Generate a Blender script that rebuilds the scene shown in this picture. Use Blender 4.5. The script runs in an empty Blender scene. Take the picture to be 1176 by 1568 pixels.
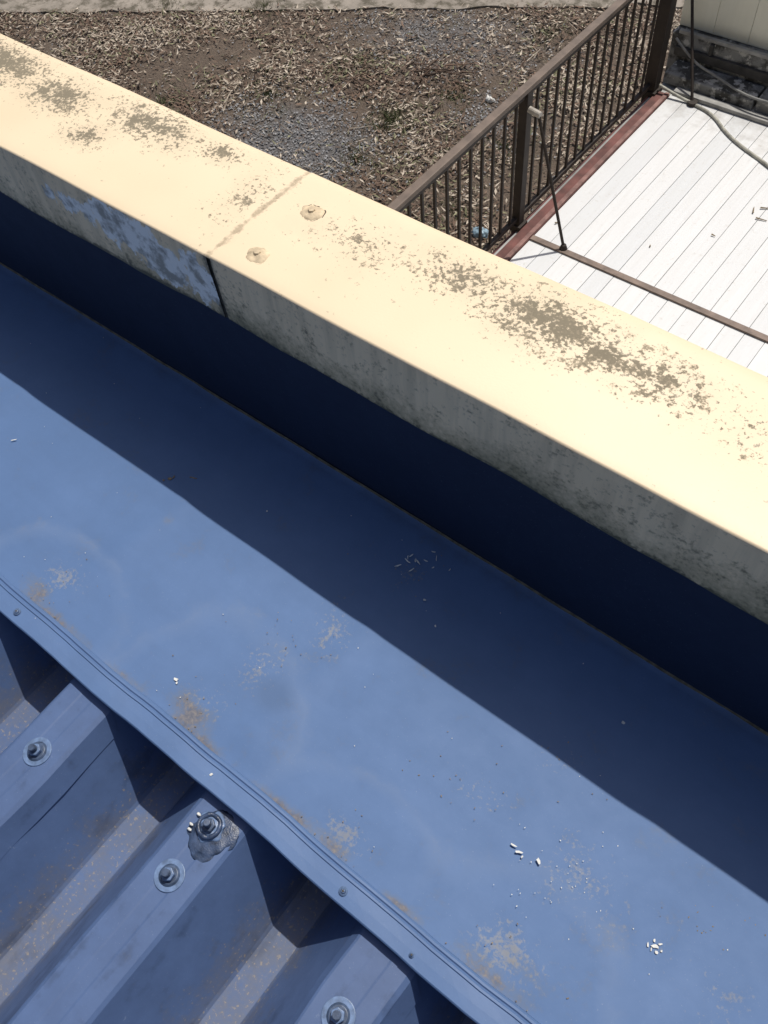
import bpy, bmesh, math, random
from mathutils import Vector, Matrix, noise
random.seed(7)
scn=bpy.context.scene; col=scn.collection
ZG=-7.35
# ---------------------------------------------------------------- materials
class NT:
    def __init__(s,name):
        s.m=bpy.data.materials.new(name); s.m.use_nodes=True
        s.t=s.m.node_tree; s.n=s.t.nodes; s.l=s.t.links
        s.b=s.n["Principled BSDF"]
        s.tc=s.n.new("ShaderNodeTexCoord").outputs["Object"]
    def link(s,a,b): s.l.new(a,b)
    def put(s,inp,v):
        if isinstance(v,(int,float)): inp.default_value=v
        elif isinstance(v,(tuple,list)):
            inp.default_value=tuple(v)+((1,) if len(v)==3 and len(inp.default_value)==4 else ())
        else: s.l.new(v,inp)
    def attr(s,name):
        n=s.n.new("ShaderNodeAttribute"); n.attribute_name=name; return n.outputs["Fac"]
    def math(s,op,a,b=None,clamp=False):
        n=s.n.new("ShaderNodeMath"); n.operation=op; n.use_clamp=clamp
        s.put(n.inputs[0],a)
        if b is not None: s.put(n.inputs[1],b)
        return n.outputs[0]
    def noise(s,scale,detail=3,rough=.55,stretch=None,off=0,dist=0):
        v=s.tc
        if stretch or off:
            mp=s.n.new("ShaderNodeMapping"); s.link(v,mp.inputs[0])
            mp.inputs["Location"].default_value=(off,off*1.3,off*.7)
            mp.inputs["Scale"].default_value=stretch or (1,1,1); v=mp.outputs[0]
        n=s.n.new("ShaderNodeTexNoise"); s.link(v,n.inputs["Vector"])
        n.inputs["Scale"].default_value=scale; n.inputs["Detail"].default_value=detail
        n.inputs["Roughness"].default_value=rough; n.inputs["Distortion"].default_value=dist
        return n.outputs[0]
    def cn(s,*a,**k): return s.ramp(s.noise(*a,**k),.30,.70)
    def ramp(s,v,lo,hi,a=0.,b=1.,smooth=False):
        n=s.n.new("ShaderNodeMapRange"); n.interpolation_type='SMOOTHSTEP' if smooth else 'LINEAR'
        s.put(n.inputs[0],v); n.inputs[1].default_value=lo; n.inputs[2].default_value=hi
        n.inputs[3].default_value=a; n.inputs[4].default_value=b
        return n.outputs[0]
    def mix(s,f,a,b):
        n=s.n.new("ShaderNodeMix"); n.data_type='RGBA'
        s.put(n.inputs[0],f); s.put(n.inputs[6],a); s.put(n.inputs[7],b)
        return n.outputs[2]
    def xyz(s):
        n=s.n.new("ShaderNodeSeparateXYZ"); s.link(s.tc,n.inputs[0]); return n.outputs
    def sum(s,*t):
        o=None
        for a,w in t:
            v=s.math('MULTIPLY',a,w) if w!=1 else a
            o=v if o is None else s.math('ADD',o,v)
        return o
    def blob(s,c,r):
        mp=s.n.new("ShaderNodeMapping"); mp.vector_type='TEXTURE'; s.link(s.tc,mp.inputs[0])
        mp.inputs["Location"].default_value=c; mp.inputs["Scale"].default_value=r
        g=s.n.new("ShaderNodeTexGradient"); g.gradient_type='SPHERICAL'; s.link(mp.outputs[0],g.inputs[0])
        return g.outputs["Fac"]
    def blobs(s,L):
        o=None
        for c,r,w in L:
            v=s.blob(c,r)
            if w!=1: v=s.math('MULTIPLY',v,w)
            o=v if o is None else s.math('MAXIMUM',o,v)
        return o
    def bump(s,h,strength=.3,dist=.002,prev=None):
        n=s.n.new("ShaderNodeBump"); n.inputs["Strength"].default_value=strength; n.inputs["Distance"].default_value=dist
        s.link(h,n.inputs["Height"])
        if prev is not None: s.link(prev,n.inputs["Normal"])
        return n.outputs[0]
    def out(s,color,rough=.5,normal=None,metal=0,spec=.5):
        s.put(s.b.inputs["Base Color"],color); s.put(s.b.inputs["Roughness"],rough)
        s.b.inputs["Metallic"].default_value=metal; s.b.inputs["Specular IOR Level"].default_value=spec
        if normal is not None: s.link(normal,s.b.inputs["Normal"])
        return s.m
def simple(name,c,rough=.6,var=.25,scale=20,metal=0,bump=.2,spec=.4):
    t=NT(name); n=t.cn(scale,3)
    d=tuple(x*(1-var) for x in c); e=tuple(min(1,x*(1+var)) for x in c)
    return t.out(t.mix(n,d,e),rough,t.bump(t.noise(scale*6,2),bump,.001) if bump else None,metal,spec)
def falloff(L,a,b):
    """weathering maps stored on the vertices: max of elliptical patches at measured places"""
    m=0
    for (ca,cb),(ra,rb),w in L:
        q=((a-ca)/ra)**2+((b-cb)/rb)**2
        if q<1: m=max(m,w*(1-math.sqrt(q)))
    return m
def paint(o,name,fn):
    me=o.data; at=me.attributes.new(name,'FLOAT','POINT')
    at.data.foreach_set("value",[fn(v.co) for v in me.vertices])
CAP_L=[((-.45,.885),(.26,.12),1.0),((-.35,.875),(.12,.06),1.12),((-.63,.895),(.20,.09),.86),((-.27,.878),(.24,.10),.85),
       ((-.81,.866),(.22,.10),.66),((.0,.87),(.40,.10),.70),((.5,.86),(.5,.1),.8),
       ((-1.21,.923),(.10,.06),.9),((-1.40,.912),(.24,.09),1.05),((-1.485,.813),(.11,.07),.95),((-1.64,.882),(.20,.10),1.05),
       ((-1.86,.90),(.28,.12),1.08),((-1.08,.86),(.10,.20),.6)]
def cap_material():
    t=NT("cream_painted_cap")
    c=t.mix(t.cn(3.0,2),(.715,.58,.395),(.77,.635,.445))
    m=t.attr("lichen")
    n1=t.cn(34,5,.72); n2=t.cn(150,3,.65,off=3)
    mask=t.ramp(t.sum((m,1.0),(n1,1.0),(n2,.6)),1.42,1.62)
    speck=t.ramp(t.sum((m,.80),(n2,1.0),(n1,.25)),1.20,1.30)
    film=t.ramp(t.sum((m,.9),(t.cn(11,4,.6,off=7),.6)),.50,1.3)
    dirt=t.mix(n2,(.085,.075,.05),(.33,.275,.19))
    c=t.mix(t.math('MULTIPLY',film,.32),c,(.46,.38,.27))
    c=t.mix(t.math('MULTIPLY',mask,.80),c,dirt)
    c=t.mix(t.math('MULTIPLY',speck,.7),c,(.15,.13,.09))
    sp=t.ramp(t.noise(95,2,.5,off=21),.71,.75)
    c=t.mix(t.math('MULTIPLY',sp,.55),c,(.30,.25,.17))
    x=t.xyz()[0]
    seam=t.ramp(t.math('ABSOLUTE',t.math('ADD',x,1.030)),.018,0.0)
    sm=t.ramp(t.sum((seam,.8),(n1,.7),(n2,.35)),.95,1.3)
    c=t.mix(t.math('MULTIPLY',sm,.6),c,(.25,.19,.12))
    nb=t.bump(t.noise(240,2),.15,.0012); nb=t.bump(t.noise(7,1),.12,.01,nb)
    return t.out(c,t.ramp(mask,0,1,.5,.9),nb)
PEEL=[((-1.26,-1.05),(.18,.10),1.3),((-1.165,-1.08),(.15,.10),1.3),((-1.077,-1.07),(.07,.12),1.3),((-1.42,-1.06),(.2,.06),.9)]
def fascia_material():
    t=NT("cream_painted_fascia")
    z=t.xyz()[2]
    c=t.mix(t.cn(5,3),(.86,.655,.40),(.93,.73,.465))
    n1=t.cn(26,4,.68,off=2); n2=t.cn(120,3,.65,off=5); w=t.cn(3.5,2,.5,off=14)
    low=t.ramp(z,-1.045,-1.155)
    x=t.xyz()[0]
    rt=t.ramp(x,-1.2,.2)
    mask=t.ramp(t.sum((low,1.0),(n1,.5),(n2,.3),(w,.55),(rt,.25)),1.0,1.80)
    c=t.mix(t.math('MULTIPLY',mask,.85),c,(.17,.145,.065))
    streak=t.ramp(t.noise(30,4,.65,stretch=(1,1,.08),off=4),.46,.72)
    c=t.mix(t.math('MULTIPLY',streak,.42),c,(.33,.27,.165))
    edge=t.ramp(t.sum((t.ramp(z,-1.138,-1.152),.75),(n2,.6),(n1,.4)),.6,1.05)
    c=t.mix(t.math('MULTIPLY',edge,.8),c,(.06,.055,.028))
    jn=t.ramp(t.sum((t.ramp(t.math('ABSOLUTE',t.math('ADD',x,1.033)),.032,0.0),.85),(n1,.5),(n2,.3)),.70,1.15)
    c=t.mix(t.math('MULTIPLY',jn,.85),c,(.08,.072,.05))
    pk=t.ramp(t.sum((t.attr("peel"),1),(t.cn(20,5,.68,stretch=(1,1,.6),off=31),.8)),.98,1.05)
    c=t.mix(t.math('MULTIPLY',pk,.9),c,t.mix(t.ramp(n1,.2,.6),(.33,.32,.29),(.93,.92,.88)))
    return t.out(c,.6,t.bump(t.noise(200,2),.15,.001))
RUST=[((-.695,.135),(.075,.06),1.1),((-.64,.118),(.10,.024),1.05),((-1.14,.130),(.07,.040),.95),((-1.04,.118),(.13,.02),1.05),
      ((-.36,.121),(.08,.025),.95),((-.44,.118),(.14,.018),1.05),((-.03,.125),(.10,.030),1.0),((.0,.16),(.07,.03),.7),((-1.036,.412),(.02,.018),1.15),((.5,.12),(.2,.03),1.0),((-.85,.118),(.08,.012),.9),((-.2,.118),(.06,.012),.9)]
DUST=[((-.66,.29),(.13,.13),.74),((-.60,.43),(.16,.13),.80),((-1.11,.19),(.11,.08),1.0),((-.027,.165),(.13,.09),1.05),
      ((-.2,.34),(.17,.09),.68),((-.13,.47),(.2,.1),.66),((.0,.33),(.17,.17),.8),((-.34,.15),(.11,.07),.85),((-.55,.6),(.2,.1),.6),((-.69,.17),(.10,.10),.8),((.25,.3),(.3,.2),.6)]
PUD=[((-1.12,.15),(.26,.16),1),((-.69,.14),(.24,.25),1),((-.33,.13),(.22,.15),1),((-.02,.12),(.26,.22),1)]
def blue_material(name,base,light,kind="",rough=.5,grime=.3,spec=.35):
    t=NT(name)
    n0=t.cn(1.7,3,.6); n1=t.cn(14,5,.68,off=3); n2=t.cn(120,3,.65,off=8)
    c=t.mix(n0,base,light)
    c=t.mix(t.math('MULTIPLY',n1,grime),c,tuple(x*.74 for x in base))
    sp=t.ramp(t.noise(330,2,.6,off=12),.68,.76)
    c=t.mix(t.math('MULTIPLY',sp,.25),c,(.36,.40,.46))
    r=t.ramp(n1,0,1,rough-.03,rough+.06)
    if kind=="rib":
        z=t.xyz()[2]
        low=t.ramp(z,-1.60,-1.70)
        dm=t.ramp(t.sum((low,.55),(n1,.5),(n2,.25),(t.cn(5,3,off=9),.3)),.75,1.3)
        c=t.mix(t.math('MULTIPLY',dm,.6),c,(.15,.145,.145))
        st=t.ramp(t.sum((n1,.6),(t.cn(9,4,.6,stretch=(3,.35,1),off=5),.7)),.78,1.12)
        c=t.mix(t.math('MULTIPLY',st,.5),c,tuple(x*.45 for x in base))
        sp=t.ramp(t.sum((low,.25),(n2,1.)),1.0,1.12)
        c=t.mix(t.math('MULTIPLY',sp,.5),c,(.30,.25,.18))
        wp=t.ramp(t.sum((t.cn(60,4,.7,off=40),1.),(n1,-.3)),.84,.93)
        c=t.mix(t.math('MULTIPLY',wp,.26),c,(.30,.36,.44))
    if kind=="pan":
        dm=t.ramp(t.sum((t.attr("dust"),1),(n2,.8),(n1,.5)),1.35,1.75)
        c=t.mix(t.math('MULTIPLY',dm,.55),c,(.32,.30,.255))
        rsum=t.sum((t.attr("rust"),1),(n2,.35),(n1,.85))
        halo=t.ramp(rsum,.80,1.2)
        c=t.mix(t.math('MULTIPLY',halo,.32),c,(.16,.16,.15))
        rm=t.ramp(rsum,1.22,1.58)
        c=t.mix(t.math('MULTIPLY',rm,.68),c,t.mix(n2,(.075,.058,.04),(.25,.20,.14)))
        b=t.sum((t.attr("puddle"),1),(n0,.35),(n1,.14))
        acc=t.math('MULTIPLY',t.ramp(b,.36,.46),t.ramp(b,.60,.46))
        c=t.mix(t.math('MULTIPLY',t.math('MULTIPLY',acc,n1),.12),c,(.40,.44,.50))
        c=t.mix(t.math('MULTIPLY',t.ramp(t.attr("smudge"),.1,.6),.30),c,(.06,.09,.15))
        st=t.cn(5,4,.6,stretch=(.25,2.2,1),off=6)
        c=t.mix(t.math('MULTIPLY',st,.28),c,tuple(x*.75 for x in base))
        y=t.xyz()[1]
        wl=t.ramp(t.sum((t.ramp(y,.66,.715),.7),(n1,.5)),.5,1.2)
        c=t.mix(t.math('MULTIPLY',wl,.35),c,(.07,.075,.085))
    nb=t.bump(t.noise(140,2),.10,.0008); nb=t.bump(t.noise(3,1,off=4),.08,.012,nb)
    return t.out(c,r,nb,0,spec)
M_cap=cap_material(); M_fas=fascia_material()
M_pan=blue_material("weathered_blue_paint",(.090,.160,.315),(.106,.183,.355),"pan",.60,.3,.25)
M_trim=blue_material("blue_trim_paint",(.086,.150,.295),(.11,.185,.35),"",.45,.35,.38)
M_rib=blue_material("blue_folded_sheet",(.062,.102,.212),(.090,.145,.285),"rib",.48,.5,.35)
M_blue_shade=blue_material("shaded_blue_wall",(.013,.021,.050),(.018,.029,.065),"",.6,.3,.25)  # wall blue made much darker: shade under the cap overhang put into the colour
M_black=simple("joint_shadow_grime",(.06,.052,.04),.9,.6,80)
M_seal=simple("brown_sealant",(.12,.10,.07),.8,.5,60)
M_caulk=simple("cream_caulk",(.56,.45,.30),.75,.35,60)
M_greas=simple("blue_tar_sealant",(.035,.055,.105),.36,.5,60,0,.6)
M_bolt=simple("painted_bolt",(.05,.075,.13),.38,.4,90)
M_wash=simple("painted_washer",(.115,.175,.30),.36,.3,90)
M_white=simple("white_flake",(.62,.62,.59),.8,.15,80)
M_twig=simple("dry_twig",(.22,.17,.11),.9,.4,80)
M_outer=simple("rendered_outer_wall",(.50,.44,.33),.85,.1,4)

# ---------------------------------------------------------------- mesh helpers
def empty(name):
    e=bpy.data.objects.new(name,None); col.objects.link(e); return e
def mkobj(name,bm,mat,parent=None,smooth=False,bevel=0):
    me=bpy.data.meshes.new(name); bm.normal_update(); bm.to_mesh(me); bm.free()
    for m in (mat if isinstance(mat,list) else [mat]): me.materials.append(m)
    if smooth:
        for p in me.polygons: p.use_smooth=True
    o=bpy.data.objects.new(name,me); col.objects.link(o)
    if parent: o.parent=parent
    if bevel:
        md=o.modifiers.new("b",'BEVEL'); md.width=bevel; md.segments=3; md.limit_method='ANGLE'
    return o
def addbox(bm,x0,x1,y0,y1,z0,z1):
    v=[bm.verts.new((x,y,z)) for x in (x0,x1) for y in (y0,y1) for z in (z0,z1)]
    for f in ((0,1,3,2),(4,6,7,5),(0,4,5,1),(2,3,7,6),(0,2,6,4),(1,5,7,3)): bm.faces.new([v[i] for i in f])
def box(name,b,mat,parent=None,bevel=0):
    bm=bmesh.new(); addbox(bm,*b); return mkobj(name,bm,mat,parent,bevel=bevel)
def addcyl(bm,p,q,r,seg=12,r2=None):
    p=Vector(p);q=Vector(q); d=(q-p); L=d.length
    mt=Matrix.Translation((p+q)/2)@d.to_track_quat('Z','Y').to_matrix().to_4x4()
    bmesh.ops.create_cone(bm,cap_ends=True,segments=seg,radius1=r,radius2=r if r2 is None else r2,depth=L,matrix=mt)
def curve(name,pts,r,mat,parent=None):
    cu=bpy.data.curves.new(name,'CURVE'); cu.dimensions='3D'; cu.bevel_depth=r; cu.bevel_resolution=3
    sp=cu.splines.new('NURBS'); sp.points.add(len(pts)-1); sp.use_endpoint_u=True; sp.order_u=3
    for i,p in enumerate(pts): sp.points[i].co=(*p,1)
    cu.materials.append(mat); o=bpy.data.objects.new(name,cu); col.objects.link(o)
    if parent: o.parent=parent
    return o
def xs_dense(x0,x1,fine=.014,coarse=.12,a=-2.4,b=1.4):
    xs=[];x=x0
    while x<x1-1e-4:
        xs.append(x); x+= fine if a<=x<b else min(coarse, (a-x) if x<a and a-x>1e-3 else coarse)
    xs.append(x1); return xs
def extrude_profile(name,prof,xs,mat,parent,disp=None,smooth=False):
    """profile in (y,z) swept along x"""
    bm=bmesh.new(); rows=[]
    for x in xs:
        row=[]
        for (y,z) in prof:
            dy,dz=disp(x,y,z) if disp else (0,0)
            row.append(bm.verts.new((x,y+dy,z+dz)))
        rows.append(row)
    m=len(prof)
    for i in range(len(xs)-1):
        for j in range(m-1):
            bm.faces.new((rows[i][j],rows[i][j+1],rows[i+1][j+1],rows[i+1][j]))
    return mkobj(name,bm,mat,parent,smooth)

# ---------------------------------------------------------------- parapet
par=empty("roof_parapet")
def cap_piece(nm,x0,x1,dz,fx0,fx1):
    def d(x,y,z):
        return (0, .0012*math.sin(x*5.1+y*3) + .0010*math.sin(x*11.3)+.0008*noise.noise(Vector((x*8,y*8,0))))
    yi,yo=.698,.975
    zt=-1.0+dz
    top=[(yi+.004,zt-.0004)]+[(yi+.02+i*(yo-yi-.04)/15,zt+.001+.0012*math.sin(math.pi*i/15)) for i in range(16)]+[(yo-.003,zt-.001)]
    o=extrude_profile(nm+"_top",[(yi,zt-.004)]+[(yi+.0012,zt-.0012)]+top+[(yo,zt-.004),(yo,zt-.15)],xs_dense(x0,x1,.02),M_cap,par,d,True)
    paint(o,"lichen",lambda c:falloff(CAP_L,c.x,c.y))
    def d2(x,y,z):
        k=max(0,(zt-.02-z)/.13)
        return (-.0025*k*math.sin(x*7.7+1)-.0015*k*math.sin(x*19), .0012*math.sin(x*5.1+y*3)+.0010*math.sin(x*11.3)+k*(.003*math.sin(x*6.1)+.0022*noise.noise(Vector((x*14,0,0)))))
    o=extrude_profile(nm+"_fascia",[(yi,zt-.004)]+[(yi-.001,zt-.02-.013*i) for i in range(11)]+[(yi+.003,zt-.1535),(yi+.018,zt-.1535)],xs_dense(fx0,fx1,.02),M_fas,par,d2,False)
    paint(o,"peel",lambda c:falloff(PEEL,c.x,c.z) if c.x<-1.03 else 0)
cap_piece("cap_left",-7,-1.0225,0.0,-7,-1.034)
cap_piece("cap_right",-1.0240,6,.0016,-1.0235,6)
box("joint_backing",(-1.060,-1.0,.7015,.965,-1.150,-1.008),M_black,par)
for i,(x,y) in enumerate(((-.946,.883),(-.953,.747))):
    bm=bmesh.new()
    bmesh.ops.create_uvsphere(bm,u_segments=40,v_segments=14,radius=1)
    for v in bm.verts:
        r=math.hypot(v.co.x,v.co.y)
        w=1+.22*noise.noise(Vector((v.co.x*2+i*5,v.co.y*2,1)))
        v.co=Vector((x+v.co.x*.023*w,y+v.co.y*.020*w,-.9985+v.co.z*.0065+(.0018 if r<.35 else 0)+.0016*noise.noise(v.co*5)))
    mkobj("caulk_patch_%d"%(i+1),bm,M_caulk,par,True)
    bm=bmesh.new(); addcyl(bm,(x,y,-.996),(x,y,-.9880),.0075,6,.0065); mkobj("fixing_head_%d"%(i+1),bm,M_caulk,par,bevel=.001)
    # dark cracked rim of the caulk
    bm=bmesh.new(); a0=i*1.7
    while a0<i*1.7+5.8:
        a1=a0+.14; w0=1+.22*noise.noise(Vector((math.cos(a0)*2+i*5,math.sin(a0)*2,1))); w1=1+.22*noise.noise(Vector((math.cos(a1)*2+i*5,math.sin(a1)*2,1)))
        if noise.noise(Vector((a0*1.3,i,0)))>-.15:
            addcyl(bm,(x+.0232*w0*math.cos(a0),y+.0202*w0*math.sin(a0),-.9975),(x+.0232*w1*math.cos(a1),y+.0202*w1*math.sin(a1),-.9975),.0011,5)
        a0=a1
    mkobj("caulk_crack_%d"%(i+1),bm,M_black,par)
extrude_profile("inner_wall",[(.718,-1.10),(.718,-1.30),(.719,-1.499)],xs_dense(-7,6,.1),M_blue_shade,par,lambda x,y,z:(.0015*math.sin(x*4+z*5),0),True)
box("wall_core",(-7,6,.725,.965,-1.60,-1.02),M_outer,par)
box("outer_wall",(-7,6,.80,.962,ZG,-1.61),M_outer,par)

# ---------------------------------------------------------------- flashing pan
pan=empty("blue_gutter_flashing")
def pd(x,y,z):
    e=min(1,max(0,(y-.115)/.06))*min(1,max(0,(.715-y)/.06))
    f=.0060*noise.noise(Vector((x*2.2,y*2.5,0)))+.0022*noise.noise(Vector((x*6,y*5,3)))
    for xc in (-1.05,-.55,.05,.65,-1.6):
        f+=.0025*math.exp(-((x-xc-(y-.4)*.12)/.03)**2)
    return (0,f*e)
ys=[.104,.110,.115,.120,.126,.132,.139,.146,.154]+[.163+ (.713-.163)*i/44 for i in range(45)]
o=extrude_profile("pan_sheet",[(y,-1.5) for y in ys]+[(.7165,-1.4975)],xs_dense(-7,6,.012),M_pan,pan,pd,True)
paint(o,"rust",lambda c:falloff(RUST,c.x,c.y)); paint(o,"dust",lambda c:falloff(DUST,c.x,c.y))
paint(o,"puddle",lambda c:falloff(PUD,c.x,c.y)); paint(o,"smudge",lambda c:falloff([((-.599,.26),(.06,.05),1)],c.x,c.y))
extrude_profile("sealant_bead",[(.7178,-1.4945),(.7160,-1.4958),(.7150,-1.498),(.7140,-1.5005)],xs_dense(-7,6,.03),M_seal,pan,
    lambda x,y,z:(.0012*noise.noise(Vector((x*9,0,0))),.0012*noise.noise(Vector((x*13,2,0)))),True)
def strip(nm,x0,x1,dz):
    z=-1.4985+dz
    prof=[(.1165,-1.5003),(.1150,z+.0005),(.1120,z+.0035),(.1085,z+.0035),(.1065,z+.0008),(.1050,z+.0005),(.1030,z+.0030),(.0995,z+.0030),(.0980,z+.0004),
          (.080,z),(.0635,z-.001),(.0615,z-.003),(.0612,z-.020),(.0640,z-.026)]
    extrude_profile(nm,prof,xs_dense(x0,x1,.03),M_trim,pan,lambda x,y,zz:(.0016*math.sin(x*9)+.0010*math.sin(x*23)+.001*noise.noise(Vector((x*20,0,0))),.0012*math.sin(x*7)+.0006*math.sin(x*31+y*40)),False)
strip("edge_trim_a",-7,-1.235,0); strip("edge_trim_b",-1.240,-.150,.0015); strip("edge_trim_c",-.152,6,.0035)
def screw(nm,x,y,z,parent,r=.0065):
    bm=bmesh.new()
    addcyl(bm,(x,y,z-.001),(x,y,z+.0012),r*1.35,20)
    addcyl(bm,(x,y,z+.001),(x,y,z+.0040),r*.85,16,r*.55)
    mkobj(nm,bm,M_wash,parent,True)
    bm=bmesh.new(); addbox(bm,x-r*.5,x+r*.5,y-.0007,y+.0007,z+.0038,z+.0044); addbox(bm,x-.0007,x+.0007,y-r*.5,y+r*.5,z+.0037,z+.0043)
    mkobj(nm+"_slot",bm,M_black,parent)
# ---------------------------------------------------------------- folded-plate roof
roof=empty("folded_metal_roof")
PITCH=.357; X0=-.538
zt,zv=-1.530,-1.700
pts=[]
for k in range(-18,19):
    c=X0+k*PITCH
    pts+= [(c-.150,zv),(c-.1445,zv+.006),(c-.054,zt-.005),(c-.047,zt),(c-.016,zt+.0005),(c-.012,zt-.0003),(c+.012,zt-.0003),(c+.016,zt+.0005),(c+.047,zt),(c+.054,zt-.005),(c+.1445,zv+.006),(c+.150,zv)]
bm=bmesh.new(); ysr=[.10,.06,.03,0,-.04,-.08,-.12,-.17,-.22,-.28,-.35,-.43,-.5,-.65,-.8,-1.2,-2,-3.5]
rows=[[bm.verts.new((x+.002*noise.noise(Vector((x*5,y*5,z*9))),y,z+.0010*noise.noise(Vector((x*9,y*7,2))))) for (x,z) in pts] for y in ysr]
for a,b in zip(rows,rows[1:]):
    for j in range(len(pts)-1): bm.faces.new((a[j],b[j],b[j+1],a[j+1]))
mkobj("folded_sheet",bm,M_rib,roof)
bm=bmesh.new()
for k in range(-17,18,2):
    c=X0+k*PITCH
    P=[(c-.061,zt-.014),(c-.050,zt+.0015),(c-.046,zt+.0032),(c-.016,zt+.0035),(c-.012,zt+.0028),(c+.012,zt+.0028),(c+.016,zt+.0035),(c+.046,zt+.0032),(c+.0550,zt-.0015),(c+.078,zt-.042),(c+.076,zt-.045)]
    R=[[bm.verts.new((x+.0016*math.sin(y*23+x*3)+.001*math.sin(y*61),y-(.0 if q else .02*max(0,(zt-z)/.04)),z)) for (x,z) in P] for q,y in enumerate((.060,.04,.0,-.04,-.1,-.16,-.22,-.3,-.4,-.5,-.8,-2,-3.5))]
    for a,b in zip(R,R[1:]):
        for j in range(len(P)-1): bm.faces.new((a[j],b[j],b[j+1],a[j+1]))
mkobj("sheet_overlap",bm,M_rib,roof)
bm=bmesh.new()
for k in range(-17,18):
    c=X0+k*PITCH+PITCH/2
    v=[(c-.126,.085,zt+.004),(c+.126,.085,zt+.004),(c+.030,.070,zv-.001),(c-.030,.070,zv-.001)]
    bm.faces.new([bm.verts.new(p) for p in v])
mkobj("rib_closure",bm,M_rib,roof)
def bolt(nm,x,y,z,big=1.0,tilt=0):
    bm=bmesh.new(); addcyl(bm,(x,y,z-.001),(x,y,z+.0028),.0270*big,32); mkobj(nm+"_washer",bm,M_wash,roof,bevel=.0012)
    bm=bmesh.new(); addcyl(bm,(x,y,z+.0027),(x,y,z+.0062),.019*big,32,.0150*big); mkobj(nm+"_seal_ring",bm,M_bolt,roof,bevel=.001)
    bm=bmesh.new(); addcyl(bm,(x,y,z+.006),(x,y,z+.016),.0120*big,6); bmesh.ops.rotate(bm,cent=(x,y,z),matrix=Matrix.Rotation(tilt,3,'Z'),verts=bm.verts); mkobj(nm+"_nut",bm,M_wash,roof,bevel=.0018)
    bm=bmesh.new(); addcyl(bm,(x,y,z+.015),(x,y,z+.029),.0060*big,14)
    for i in range(5): addcyl(bm,(x,y,z+.017+i*.0024),(x,y,z+.0179+i*.0024),.0068*big,14)
    mkobj(nm+"_stud",bm,M_bolt,roof)
bn=0
for k in range(-6,10):
    c=X0+k*PITCH; z=zt+(.0030 if k%2 else -.0001)
    for yy in (-.078,-1.1):
        bn+=1; bolt("bolt_%d"%bn,c+random.uniform(-.004,.004),yy+(.018 if k==1 else 0),z,1,random.random())
def lump(nm,c,r,mat,amp,parent,seed=0,fr=3,seg=48):
    bm=bmesh.new(); bmesh.ops.create_uvsphere(bm,u_segments=seg,v_segments=seg//2,radius=1)
    for v in bm.verts:
        w=1+amp*noise.noise(v.co*fr+Vector((seed,0,0)))+amp*.5*noise.noise(v.co*fr*2.7+Vector((seed,4,0)))
        v.co=Vector((c[0]+v.co.x*r[0]*w,c[1]+v.co.y*r[1]*w,c[2]+v.co.z*r[2]*w))
    return mkobj(nm,bm,mat,parent,True)
lump("tar_patch",(-.530,.012,zt-.0005),(.040,.046,.0045),M_greas,.28,roof,5,1.1)
lump("tar_mound",(-.540,.021,zt+.003),(.0265,.0255,.0085),M_wash,.22,roof,8,1.6)
bm=bmesh.new(); NU,NV=56,12; rg=[]
for i in range(NU):
    th=math.tau*i/NU; rw=.0190*(1+.10*noise.noise(Vector((math.cos(th)*1.5,math.sin(th)*1.5,1)))); tr=.0040*(1+.3*noise.noise(Vector((math.cos(th)*2,math.sin(th)*2,7))))
    rg.append([bm.verts.new((-.540+(rw+tr*math.cos(p))*math.cos(th),.021+(rw+tr*math.cos(p))*math.sin(th),zt+.0105+tr*math.sin(p))) for p in [math.tau*j/NV for j in range(NV)]])
for i in range(NU):
    for j in range(NV): bm.faces.new((rg[i][j],rg[(i+1)%NU][j],rg[(i+1)%NU][(j+1)%NV],rg[i][(j+1)%NV]))
mkobj("tar_ring",bm,M_greas,roof,True)
bm=bmesh.new(); addcyl(bm,(-.540,.021,zt+.006),(-.540,.021,zt+.020),.0125,6); addcyl(bm,(-.540,.021,zt+.019),(-.539,.022,zt+.036),.0064,14); mkobj("tarred_nut",bm,M_bolt,roof,bevel=.0015)
for i,(dx,dy) in enumerate(((-.030,.002),(-.029,-.018),(-.025,-.026))):
    lump("white_sealant_drip_%d"%i,(-.540+dx,.022+dy,zt+.006),(.0045,.0025,.002),M_white,.6,roof,i,3,12)
sn=0
for x,y,z in ((-1.13,.082,-1.497),(-.285,.080,-1.497),(-.142,.074,-1.495),(.06,.083,-1.495),(-1.6,.08,-1.498)):
    sn+=1; screw("trim_screw_%d"%sn,x,y,z,pan,.0055 if sn!=3 else .003)
box("roof_purlin",(-7,6,-3.5,.72,-1.80,-1.74),M_outer,roof)
box("building_body",(-7,6,-3.5,.79,ZG,-1.81),M_outer,roof)

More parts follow.
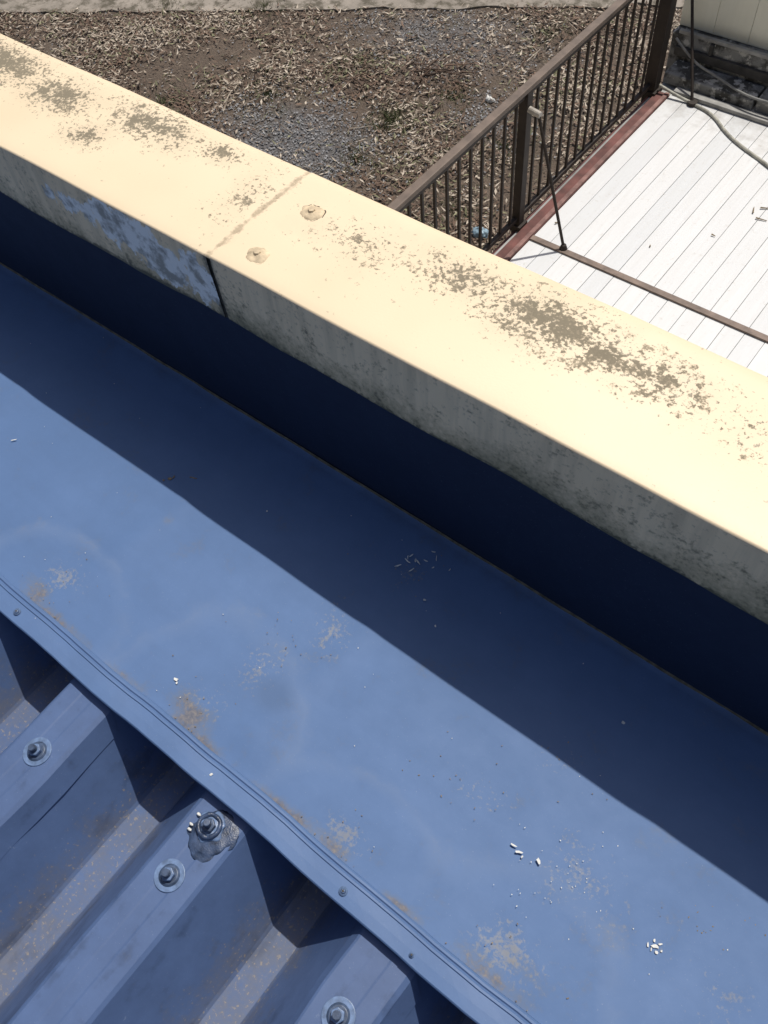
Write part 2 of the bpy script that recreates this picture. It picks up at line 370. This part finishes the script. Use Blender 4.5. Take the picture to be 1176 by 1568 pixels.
# ---------------------------------------------------------------- debris on the flashing
def flakes(name,items,mat,zb=-1.4975):
    bm=bmesh.new()
    for (x,y,l,w,a,t) in items:
        ca,sa=math.cos(a),math.sin(a); n=8
        ring=[]
        for k in range(n):
            th=2*math.pi*k/n; rr=1+.9*(random.random()-.5)
            u=l/2*math.cos(th)*rr; v=w/2*math.sin(th)*rr
            ring.append((x+u*ca-v*sa,y+u*sa+v*ca,u))
        f=bm.faces.new([bm.verts.new((p[0],p[1],zb+t+abs(p[2])*.12)) for p in ring])
        r=bmesh.ops.extrude_face_region(bm,geom=[f]); 
        for g in r['geom']:
            if isinstance(g,bmesh.types.BMVert): g.co.z-=t
    return mkobj(name,bm,mat)
W=[(-.768,.172,.010,.005,.3,.001),(-.762,.168,.005,.004,1,.001),(-.108,.304,.011,.003,.2,.001),(-.094,.300,.011,.0035,.5,.001),(-.086,.297,.005,.003,1.2,.001),
   (-.061,.307,.011,.005,-.5,.0015),(.145,.311,.010,.007,.6,.001),(.136,.305,.007,.004,2,.001),(.151,.304,.006,.004,0,.001),(.150,.318,.007,.003,1,.001),(.140,.317,.005,.003,2,.001),(.156,.311,.004,.003,2,.001),(.143,.303,.005,.002,2,.001),
   (-.491,.577,.005,.004,0,.001),(-.442,.545,.004,.004,0,.001),(-1.484,.356,.013,.003,.9,.001),(-.067,.589,.007,.005,0,.001),(-.59,.085,.006,.005,0,.0025),(-.88,.55,.005,.003,1,.001)]
for i in range(8): W.append((-.56+random.gauss(0,.010),.632+random.gauss(0,.010),random.uniform(.009,.018),.0022,random.uniform(0,3.1),.001))
for i in range(5): W.append((-.50+random.gauss(0,.03),.65+random.gauss(0,.015),random.uniform(.005,.011),.0018,random.uniform(0,3.1),.001))
for i in range(55):
    W.append((random.uniform(-1.7,.6),random.uniform(.07,.70),random.uniform(.001,.0026),random.uniform(.001,.0018),random.uniform(0,3),.0005))
for i in range(40):
    W.append((random.gauss(0,.06),random.gauss(.31,.06),random.uniform(.001,.0024),.0013,random.uniform(0,3),.0005))
flakes("white_debris_flakes",W,M_white)
D=[(-1.11,.488,.010,.008,0,.002),(-1.118,.478,.006,.004,1,.002),(-1.106,.497,.007,.003,2,.002),(-1.07,.52,.02,.003,.4,.001)]
for i in range(150):
    cx,cy=random.choice([(-.232,.321),(-.133,.45),(-.64,.36),(-1.1,.17),(-.7,.16),(-.35,.15),(0,.16),(.2,.4),(-.55,.6),(.25,.5)])
    D.append((random.gauss(cx,.05),max(.12,random.gauss(cy,.04)),random.uniform(.0012,.0035),random.uniform(.001,.002),random.uniform(0,3),.0005))
flakes("brown_debris_bits",D,M_twig)

# ---------------------------------------------------------------- terrace
ZD=-4.35; YE=6.62
tm=NT("white_painted_boards")
o=tm.xyz()
wn=tm.n.new("ShaderNodeTexWhiteNoise"); wn.noise_dimensions='1D'
tm.link(tm.math('FLOOR',tm.math('DIVIDE',tm.math('ADD',o[0],2.562),.14)),wn.inputs["W"])
c=tm.mix(wn.outputs[0],(.575,.59,.60),(.64,.645,.645))
c=tm.mix(tm.math('MULTIPLY',tm.cn(6,4,.6,stretch=(6,.4,1)),.22),c,(.45,.43,.40))
c=tm.mix(tm.math('MULTIPLY',tm.ramp(tm.noise(30,4,.7,off=4),.60,.72),.35),c,(.36,.31,.24))
c=tm.mix(tm.math('MULTIPLY',tm.ramp(tm.sum((tm.ramp(o[1],5.9,6.7),.7),(tm.cn(9,4,.65,off=8),.7)),.7,1.3),.5),c,(.25,.23,.20))
M_deck=tm.out(c,.55,tm.bump(tm.noise(60,2,stretch=(4,.5,1)),.2,.002))
M_rail=simple("dark_brown_railing",(.027,.020,.016),.6,.3,10,spec=.3)
M_railtop=simple("faded_brown_handrail",(.14,.105,.082),.55,.3,8)
M_red=simple("red_oxide_beam",(.12,.045,.038),.7,.5,7)
M_redf=simple("faded_red_oxide",(.20,.11,.095),.7,.4,14)
M_strip=simple("brown_deck_strip",(.17,.125,.10),.6,.35,12)
M_grey=simple("grey_slab",(.30,.30,.29),.9,.3,5)
ter=empty("white_terrace_deck")
bm=bmesh.new(); x=-2.56
while x<5.5:
    dz=random.uniform(-.0015,.0015)
    addbox(bm,x,x+.1368,1.0,6.95,ZD-.03+dz,ZD+dz); x+=.14
mkobj("deck_boards",bm,M_deck,ter,bevel=.0015)
box("deck_slab",(-2.70,5.5,.97,7.1,ZD-.25,ZD-.010),M_grey,ter)
box("terrace_body",(-2.60,5.5,.975,7.1,ZG,ZD-.251),M_outer,ter)
box("red_edge_beam",(-2.672,-2.562,1.0,YE,ZD-.0095,ZD+.012),M_red,ter,bevel=.004)
box("red_edge_beam_face",(-2.72,-2.702,1.0,YE,ZD-.25,ZD-.01),M_red,ter)
box("red_beam_strip",(-2.60,-2.566,1.0,YE,ZD+.013,ZD+.022),M_redf,ter,bevel=.003)
box("cross_strip",(-2.56,5.4,4.50,4.55,ZD+.003,ZD+.016),M_strip,ter,bevel=.003)
box("cross_strip_near",(-2.56,5.4,2.4,2.45,ZD+.003,ZD+.016),M_strip,ter,bevel=.003)
bm=bmesh.new()
for (x,y,l,a) in ((-1.34,5.70,.09,.5),(-1.36,5.62,.07,1.9),(-1.32,5.58,.08,.2),(-1.5,5.25,.03,0),(-2.5,4.75,.04,1),(-1.8,4.9,.02,2)):
    addcyl(bm,(x,y,ZD+.012),(x+l*math.cos(a),y+l*math.sin(a),ZD+.008),.006,6,.003)
mkobj("dead_leaf_bits",bm,M_twig,ter)

ral=empty("terrace_railing")
FX=-2.725; ZT=-3.25
box("handrail",(FX-.030,FX+.030,1.05,6.62,ZT-.035,ZT),M_railtop,ral,bevel=.006)
box("bottom_rail",(FX-.016,FX+.016,1.05,6.60,ZD+.06,ZD+.095),M_rail,ral,bevel=.003)
box("sub_rail",(FX-.014,FX+.014,1.05,6.60,ZT-.075,ZT-.040),M_rail,ral,bevel=.003)
bm=bmesh.new(); y=1.15
while y<6.5:
    addbox(bm,FX-.0085,FX+.0085,y-.0085,y+.0085,ZD+.095,ZT-.075); y+=.128
mkobj("balusters",bm,M_rail,ral)
for i,(y,w) in enumerate(((1.2,.033),(2.87,.033),(4.59,.033),(6.60,.050))):
    box("post_%d"%i,(FX-w,FX+w,y-w,y+w,ZD-.25,ZT-.036 if i<3 else ZT+.35),M_rail,ral,bevel=.004)
    box("post_foot_%d"%i,(FX-w-.01,FX+w+.02,y-w-.02,y+w+.02,ZD-.02,ZD+.03),M_rail,ral,bevel=.003)
bm=bmesh.new()
addcyl(bm,(-2.69,4.58,-3.40),(-2.60,4.575,-3.41),.022,14)
mkobj("brace_bracket",bm,simple("pale_bracket",(.34,.31,.27),.5),ral)
bm=bmesh.new()
addcyl(bm,(-2.615,4.575,-3.41),(-2.30,4.54,ZD+.03),.011,12)
addcyl(bm,(-2.30,4.54,ZD+.016),(-2.30,4.54,ZD+.05),.030,14,.018)
mkobj("brace_rod",bm,M_rail,ral)

# ---------------------------------------------------------------- neighbouring wall
wm=NT("cream_siding")
c=wm.mix(wm.cn(2,3),(.66,.645,.53),(.76,.745,.63))
c=wm.mix(wm.math('MULTIPLY',wm.cn(9,4,.6,stretch=(1,1,.1)),.2),c,(.45,.42,.32))
M_wall=wm.out(c,.7)
pm=NT("peeling_grey_plinth")
n=pm.cn(5,5,.68); c=pm.mix(pm.ramp(n,.35,.6),(.055,.053,.048),(.22,.22,.21))
c=pm.mix(pm.ramp(pm.noise(11,5,.7,off=3),.55,.60),c,(.42,.41,.38))
M_pl=pm.out(c,.9,pm.bump(n,.6,.01))
M_frame=simple("dark_metal_frame",(.055,.052,.048),.5,.4,12)
M_alu=simple("dull_aluminium_sill",(.26,.255,.24),.5,.35,9)
nb=empty("neighbouring_building")
bm=bmesh.new(); x=-2.80
while x<5.5:
    addbox(bm,x+.0015,x+.2985,7.105,7.16,ZD+.30,-3.56); x+=.30
mkobj("siding_panels",bm,M_wall,nb,bevel=.0015)
box("wall_core",(-2.80,5.5,7.12,7.40,ZG,-3.57),M_wall,nb)
box("wall_coping",(-2.86,5.5,7.07,7.45,-3.558,-3.51),M_wall,nb,bevel=.004)
bm=bmesh.new(); addbox(bm,-2.80,5.5,7.00,7.118,ZD-.2,ZD+.295)
mkobj("plinth_ledge",bm,M_pl,nb,bevel=.012)
bm=bmesh.new(); x=-2.70
while x<5:
    w=random.uniform(.5,1.2); addbox(bm,x,x+w,6.74+random.uniform(-.02,.03),6.975,ZD+.004,ZD+random.uniform(.07,.12)); x+=w+random.uniform(.01,.05)
for v in bm.verts: v.co+=Vector([.012*noise.noise(v.co*6+Vector((k*9,0,0))) for k in range(3)])
mkobj("weathered_kerb",bm,M_pl,nb,bevel=.012)
box("dark_sill_frame",(-2.74,5.0,6.962,6.994,ZD+.13,ZD+.20),M_frame,nb,bevel=.003)
box("aluminium_sill",(-2.74,5.0,6.985,7.02,ZD+.298,ZD+.325),M_alu,nb,bevel=.003)
box("threshold_channel",(-2.55,5.0,6.645,6.715,ZD+.004,ZD+.035),M_alu,nb,bevel=.004)
bm=bmesh.new()
for i,x in enumerate((-2.45,-1.85,-1.25,-.65)): addbox(bm,x,x+.03,6.965,6.997,ZD+.205,ZD+.29)
mkobj("frame_studs",bm,M_frame,nb)
M_cable=simple("grey_cable",(.20,.20,.19),.6)
M_hose=simple("weathered_hose",(.34,.33,.28),.6,.35,20)
hz=ZD+.013
curve("garden_hose",[(-2.66,6.60,hz+.06),(-2.5,6.60,hz+.02),(-2.35,6.60,hz),(-2.14,6.55,hz),(-1.95,6.38,hz),(-1.74,6.27,hz),(-1.50,6.18,hz),(-1.2,6.0,hz),(-.7,6.1,hz)],.013,M_hose)
curve("black_cable",[(-2.70,6.85,hz+.32),(-2.5,6.80,hz+.20),(-2.3,6.84,hz+.13),(-2.0,6.72,hz+.12),(-1.7,6.72,hz+.13),(-1.2,6.8,hz+.14),(0,6.83,hz+.14)],.010,M_cable)
bm=bmesh.new(); addcyl(bm,(-2.35,6.60,ZD+.003),(-2.735,7.065,-3.75),.012,10); addcyl(bm,(-2.735,7.065,-3.75),(-2.80,7.06,-3.50),.012,10); addcyl(bm,(-2.35,6.60,ZD+.002),(-2.35,6.60,ZD+.03),.04,16)
mkobj("wall_stay_rod",bm,M_rail,nb)

# ---------------------------------------------------------------- ground
g=NT("dirt_ground")
n0=g.cn(.55,3,.6,off=2); n1=g.cn(3,5,.7); n2=g.cn(26,4,.7,off=5)
c=g.mix(n1,(.066,.047,.033),(.165,.122,.090))
c=g.mix(g.math('MULTIPLY',n0,.45),c,(.066,.040,.026))
c=g.mix(g.math('MULTIPLY',n2,.45),c,(.24,.195,.15))
GR=[((-8.17,7.60,ZG),(1.8,1.3,99),1.15),((-8.0,10.8,ZG),(3.4,2.2,99),.66),((-6.2,9.4,ZG),(2.0,2.0,99),.5),((-12,8.2,ZG),(1,.5,99),.4)]
gm=g.ramp(g.sum((g.blobs(GR),1),(n1,.6)),.62,1.15)
vor=g.n.new("ShaderNodeTexVoronoi"); vor.inputs["Scale"].default_value=32; g.link(g.tc,vor.inputs["Vector"])
gc=g.mix(vor.outputs["Color"],(.095,.098,.105),(.20,.20,.205))
c=g.mix(g.math('MULTIPLY',gm,.75),c,gc)
mo=g.ramp(g.sum((g.cn(1.4,5,.7,off=17),1),(n2,.3)),.85,1.25)
c=g.mix(g.math('MULTIPLY',mo,.5),c,(.085,.088,.045))
M_gr=g.out(c,.95,g.bump(g.math('ADD',n2,g.math('MULTIPLY',vor.outputs["Distance"],.6)),.9,.03))
bm=bmesh.new(); S=250
bm.faces.new([bm.verts.new(p) for p in ((-S,-S,ZG),(S,-S,ZG),(S,S,ZG),(-S,S,ZG))])
mkobj("ground",bm,M_gr)
cm=NT("old_concrete"); n=cm.cn(1.3,4,.7); c=cm.mix(n,(.20,.175,.145),(.32,.28,.235)); c=cm.mix(cm.ramp(cm.noise(4,5,.7,off=3),.46,.60),c,(.09,.077,.055))
M_con=cm.out(c,.9,cm.bump(cm.noise(40,2),.3,.01))
P0=Vector((-14.90,7.52)); d=Vector((8.41,5.08)).normalized(); nrm=Vector((-d.y,d.x))
bm=bmesh.new(); A=P0-d*40; L=90
N=450; low=[];up=[]
for i in range(N+1):
    q=i*.35
    p=A+d*(L*i/N)+nrm*(.10*noise.noise(Vector((q,0,0)))+.06*noise.noise(Vector((q*3,5,0))))
    low.append(p); up.append(A+d*(L*i/N)+nrm*6)
a=[bm.verts.new((p.x,p.y,ZG+.03)) for p in low]; b=[bm.verts.new((p.x,p.y,ZG+.03)) for p in up]; e=[bm.verts.new((p.x,p.y,ZG-.02)) for p in low]
for i in range(N):
    bm.faces.new((a[i],a[i+1],b[i+1],b[i])); bm.faces.new((e[i],e[i+1],a[i+1],a[i]))
mkobj("concrete_path",bm,M_con)
def lcol(name,c0,c1,r=.8):
    t=NT(name); w=t.n.new("ShaderNodeNewGeometry").outputs["Random Per Island"]
    return t.out(t.mix(w,c0,c1),r)
M_l1=lcol("straw_leaf",(.19,.145,.105),(.50,.43,.345)); M_l2=lcol("brown_leaf",(.045,.027,.017),(.18,.115,.078)); M_l3=lcol("pebble_grey",(.09,.092,.098),(.29,.29,.295)); M_l4=lcol("dry_green_leaf",(.09,.09,.045),(.24,.235,.13))
def scatter(name,N,mats,pick,lr,wr,area,dens,zmax=.05):
    V=[];F=[];MI=[]
    x0,x1,y0,y1=area; k=0; tries=0
    while k<N and tries<N*6:
        tries+=1
        x=random.uniform(x0,x1); y=random.uniform(y0,y1)
        if (Vector((x,y))-P0).dot(nrm)>random.gauss(-.02,.07): continue
        if random.random()>dens(x,y): continue
        s=.55 if random.random()<.5 else 1
        l=random.uniform(*lr)*s; w=random.uniform(*wr)*(.8 if s<1 else 1); a=random.uniform(0,math.tau); ti=random.gauss(0,.3); z=ZG+.006+random.random()*zmax
        ca,sa=math.cos(a),math.sin(a); b=len(V); curl=random.uniform(-.15,.35)*l
        V+=[(x-ca*l/2,y-sa*l/2,z+ti*l/2+curl*.5),(x+sa*w/2,y-ca*w/2,z),(x+ca*l/2,y+sa*l/2,z-ti*l/2+curl*.5),(x-sa*w/2,y+ca*w/2,z+.2*w)]
        F+=[(b,b+1,b+3),(b+1,b+2,b+3)]; m=pick(x,y); MI+=[m,m]; k+=1
    me=bpy.data.meshes.new(name); me.from_pydata(V,[],F)
    for m in mats: me.materials.append(m)
    me.polygons.foreach_set("material_index",MI); me.update()
    o=bpy.data.objects.new(name,me); col.objects.link(o); return o
def isgravel(x,y):
    return max(max(0,w-math.hypot((x-c[0])/r[0],(y-c[1])/r[1])) for c,r,w in GR)
def nz(x,y,f,s): return noise.noise(Vector((x*f,y*f,s)))
def dl(x,y):
    n=nz(x,y,.7,4)+.6*nz(x,y,2.3,1)
    return max(.12,min(1,.6+n*1.3))*(1-.82*min(1,isgravel(x,y)*2.0))
def pk(x,y):
    r=random.random()
    if r<.06+.3*max(0,nz(x,y,1.1,20)): return 2
    return 0 if random.random()<.42+.7*nz(x,y,.9,8) else 1
AREA=(-17.5,-3.2,3.0,13.5)
scatter("leaf_litter",55000,[M_l1,M_l2,M_l4],pk,(.05,.17),(.012,.036),AREA,dl,.06)
scatter("gravel",17000,[M_l3],lambda x,y:0,(.02,.055),(.018,.04),AREA,lambda x,y:min(1,.05+2.0*isgravel(x,y)*(.6+nz(x,y,2,3))),.02)
M_g=lcol("grass_blade",(.05,.065,.022),(.16,.17,.075))
def tuft(c,r,n,h):
    V=[];F=[]
    for i in range(n):
        a=random.uniform(0,math.tau); rr=r*abs(random.gauss(0,.5)); x=c[0]+rr*math.cos(a); y=c[1]+rr*math.sin(a)
        hh=h*random.uniform(.4,1); b=len(V); lx,ly=random.gauss(0,.5)*hh,random.gauss(0,.5)*hh; q=random.uniform(0,math.tau); w=.006
        V+=[(x-w*math.cos(q),y-w*math.sin(q),ZG),(x+w*math.cos(q),y+w*math.sin(q),ZG),(x+lx,y+ly,ZG+hh)]; F+=[(b,b+1,b+2)]
    me=bpy.data.meshes.new("grass_tuft"); me.from_pydata(V,[],F); me.materials.append(M_g); o=bpy.data.objects.new("grass_tuft",me); col.objects.link(o)
tuft((-7.31,8.66),.5,420,.16)
for c_,r_ in (((-6.6,11.7),.7),((-9.3,8.2),.6),((-6.2,8.4),.8),((-7.2,7.7),.6),((-12.5,9.2),.6),((-8.6,9.6),.9),((-5.4,7.6),.8),((-10.5,7.2),.6),((-6.9,9.6),.7),((-5.6,9.0),.8),((-5.0,6.4),.8),((-11,10.0),.6)):
    tuft(c_,r_,330,random.uniform(.06,.11))
bm=bmesh.new()
for i in range(12):
    x=-7.6+random.gauss(0,.2); y=9.95+random.gauss(0,.12); a=random.uniform(-.3,1.3); L=random.uniform(.2,.55)
    addcyl(bm,(x,y,ZG+.05),(x+L*math.cos(a),y+L*math.sin(a),ZG+.06+random.random()*.12),.015,6,.005)
mkobj("fallen_sticks",bm,M_l2)
bm=bmesh.new()
for i in range(30):
    x=random.uniform(-13,-5); y=random.uniform(5,12)
    a=random.uniform(0,3.14); L=random.uniform(.12,.45); addcyl(bm,(x,y,ZG+.04),(x+L*math.cos(a),y+L*math.sin(a),ZG+.07),.007,5,.003)
mkobj("twig_scatter",bm,M_l1)
M_bag=simple("pale_blue_plastic",(.22,.31,.37),.4,.3,20)
lump("plastic_bag",(-4.88,7.33,ZG+.05),(.11,.08,.06),M_bag,.5,None,2,2.5,32)
lump("white_rubble",(-6.4,9.77,ZG+.02),(.07,.05,.04),M_white,.6,None,4,3,20)

# ---------------------------------------------------------------- light, sky, camera
trav=Vector((-.03,-.463,-1)).normalized()
sd=bpy.data.lights.new("sun",'SUN'); sd.energy=4.0; sd.angle=math.radians(.53); sd.color=(1,.955,.88)
so=bpy.data.objects.new("sun",sd); col.objects.link(so); so.rotation_euler=trav.to_track_quat('-Z','Y').to_euler(); so.location=(0,5,12)
w=bpy.data.worlds.new("World"); scn.world=w; w.use_nodes=True
sk=w.node_tree.nodes.new("ShaderNodeTexSky"); sk.sky_type='NISHITA'; sk.sun_disc=False
sk.sun_elevation=math.asin(-trav.z); sk.sun_rotation=math.atan2(-trav.x,-trav.y); sk.dust_density=3; sk.air_density=.8; sk.ozone_density=.6
bg=w.node_tree.nodes["Background"]; bg.inputs[1].default_value=.09; w.node_tree.links.new(sk.outputs[0],bg.inputs[0])
Mr=Matrix(((0.78552,0.61453,-0.07283),(-0.48778,0.68729,0.53824),(0.38082,-0.38728,0.83964)))
cd=bpy.data.cameras.new("camera"); co=bpy.data.objects.new("camera",cd); col.objects.link(co)
q=Mr.transposed().to_quaternion(); q.normalize()
co.rotation_euler=q.to_euler()
cd.sensor_fit='HORIZONTAL'; cd.sensor_width=36; cd.lens=36*1325.7/1176; cd.clip_end=1000; cd.clip_start=.02
scn.camera=co
for ob in list(scn.objects):
    if ob.parent is None: ob.location.z-=ZG
scn.view_settings.view_transform='Standard'; scn.view_settings.look='None'; scn.view_settings.exposure=0
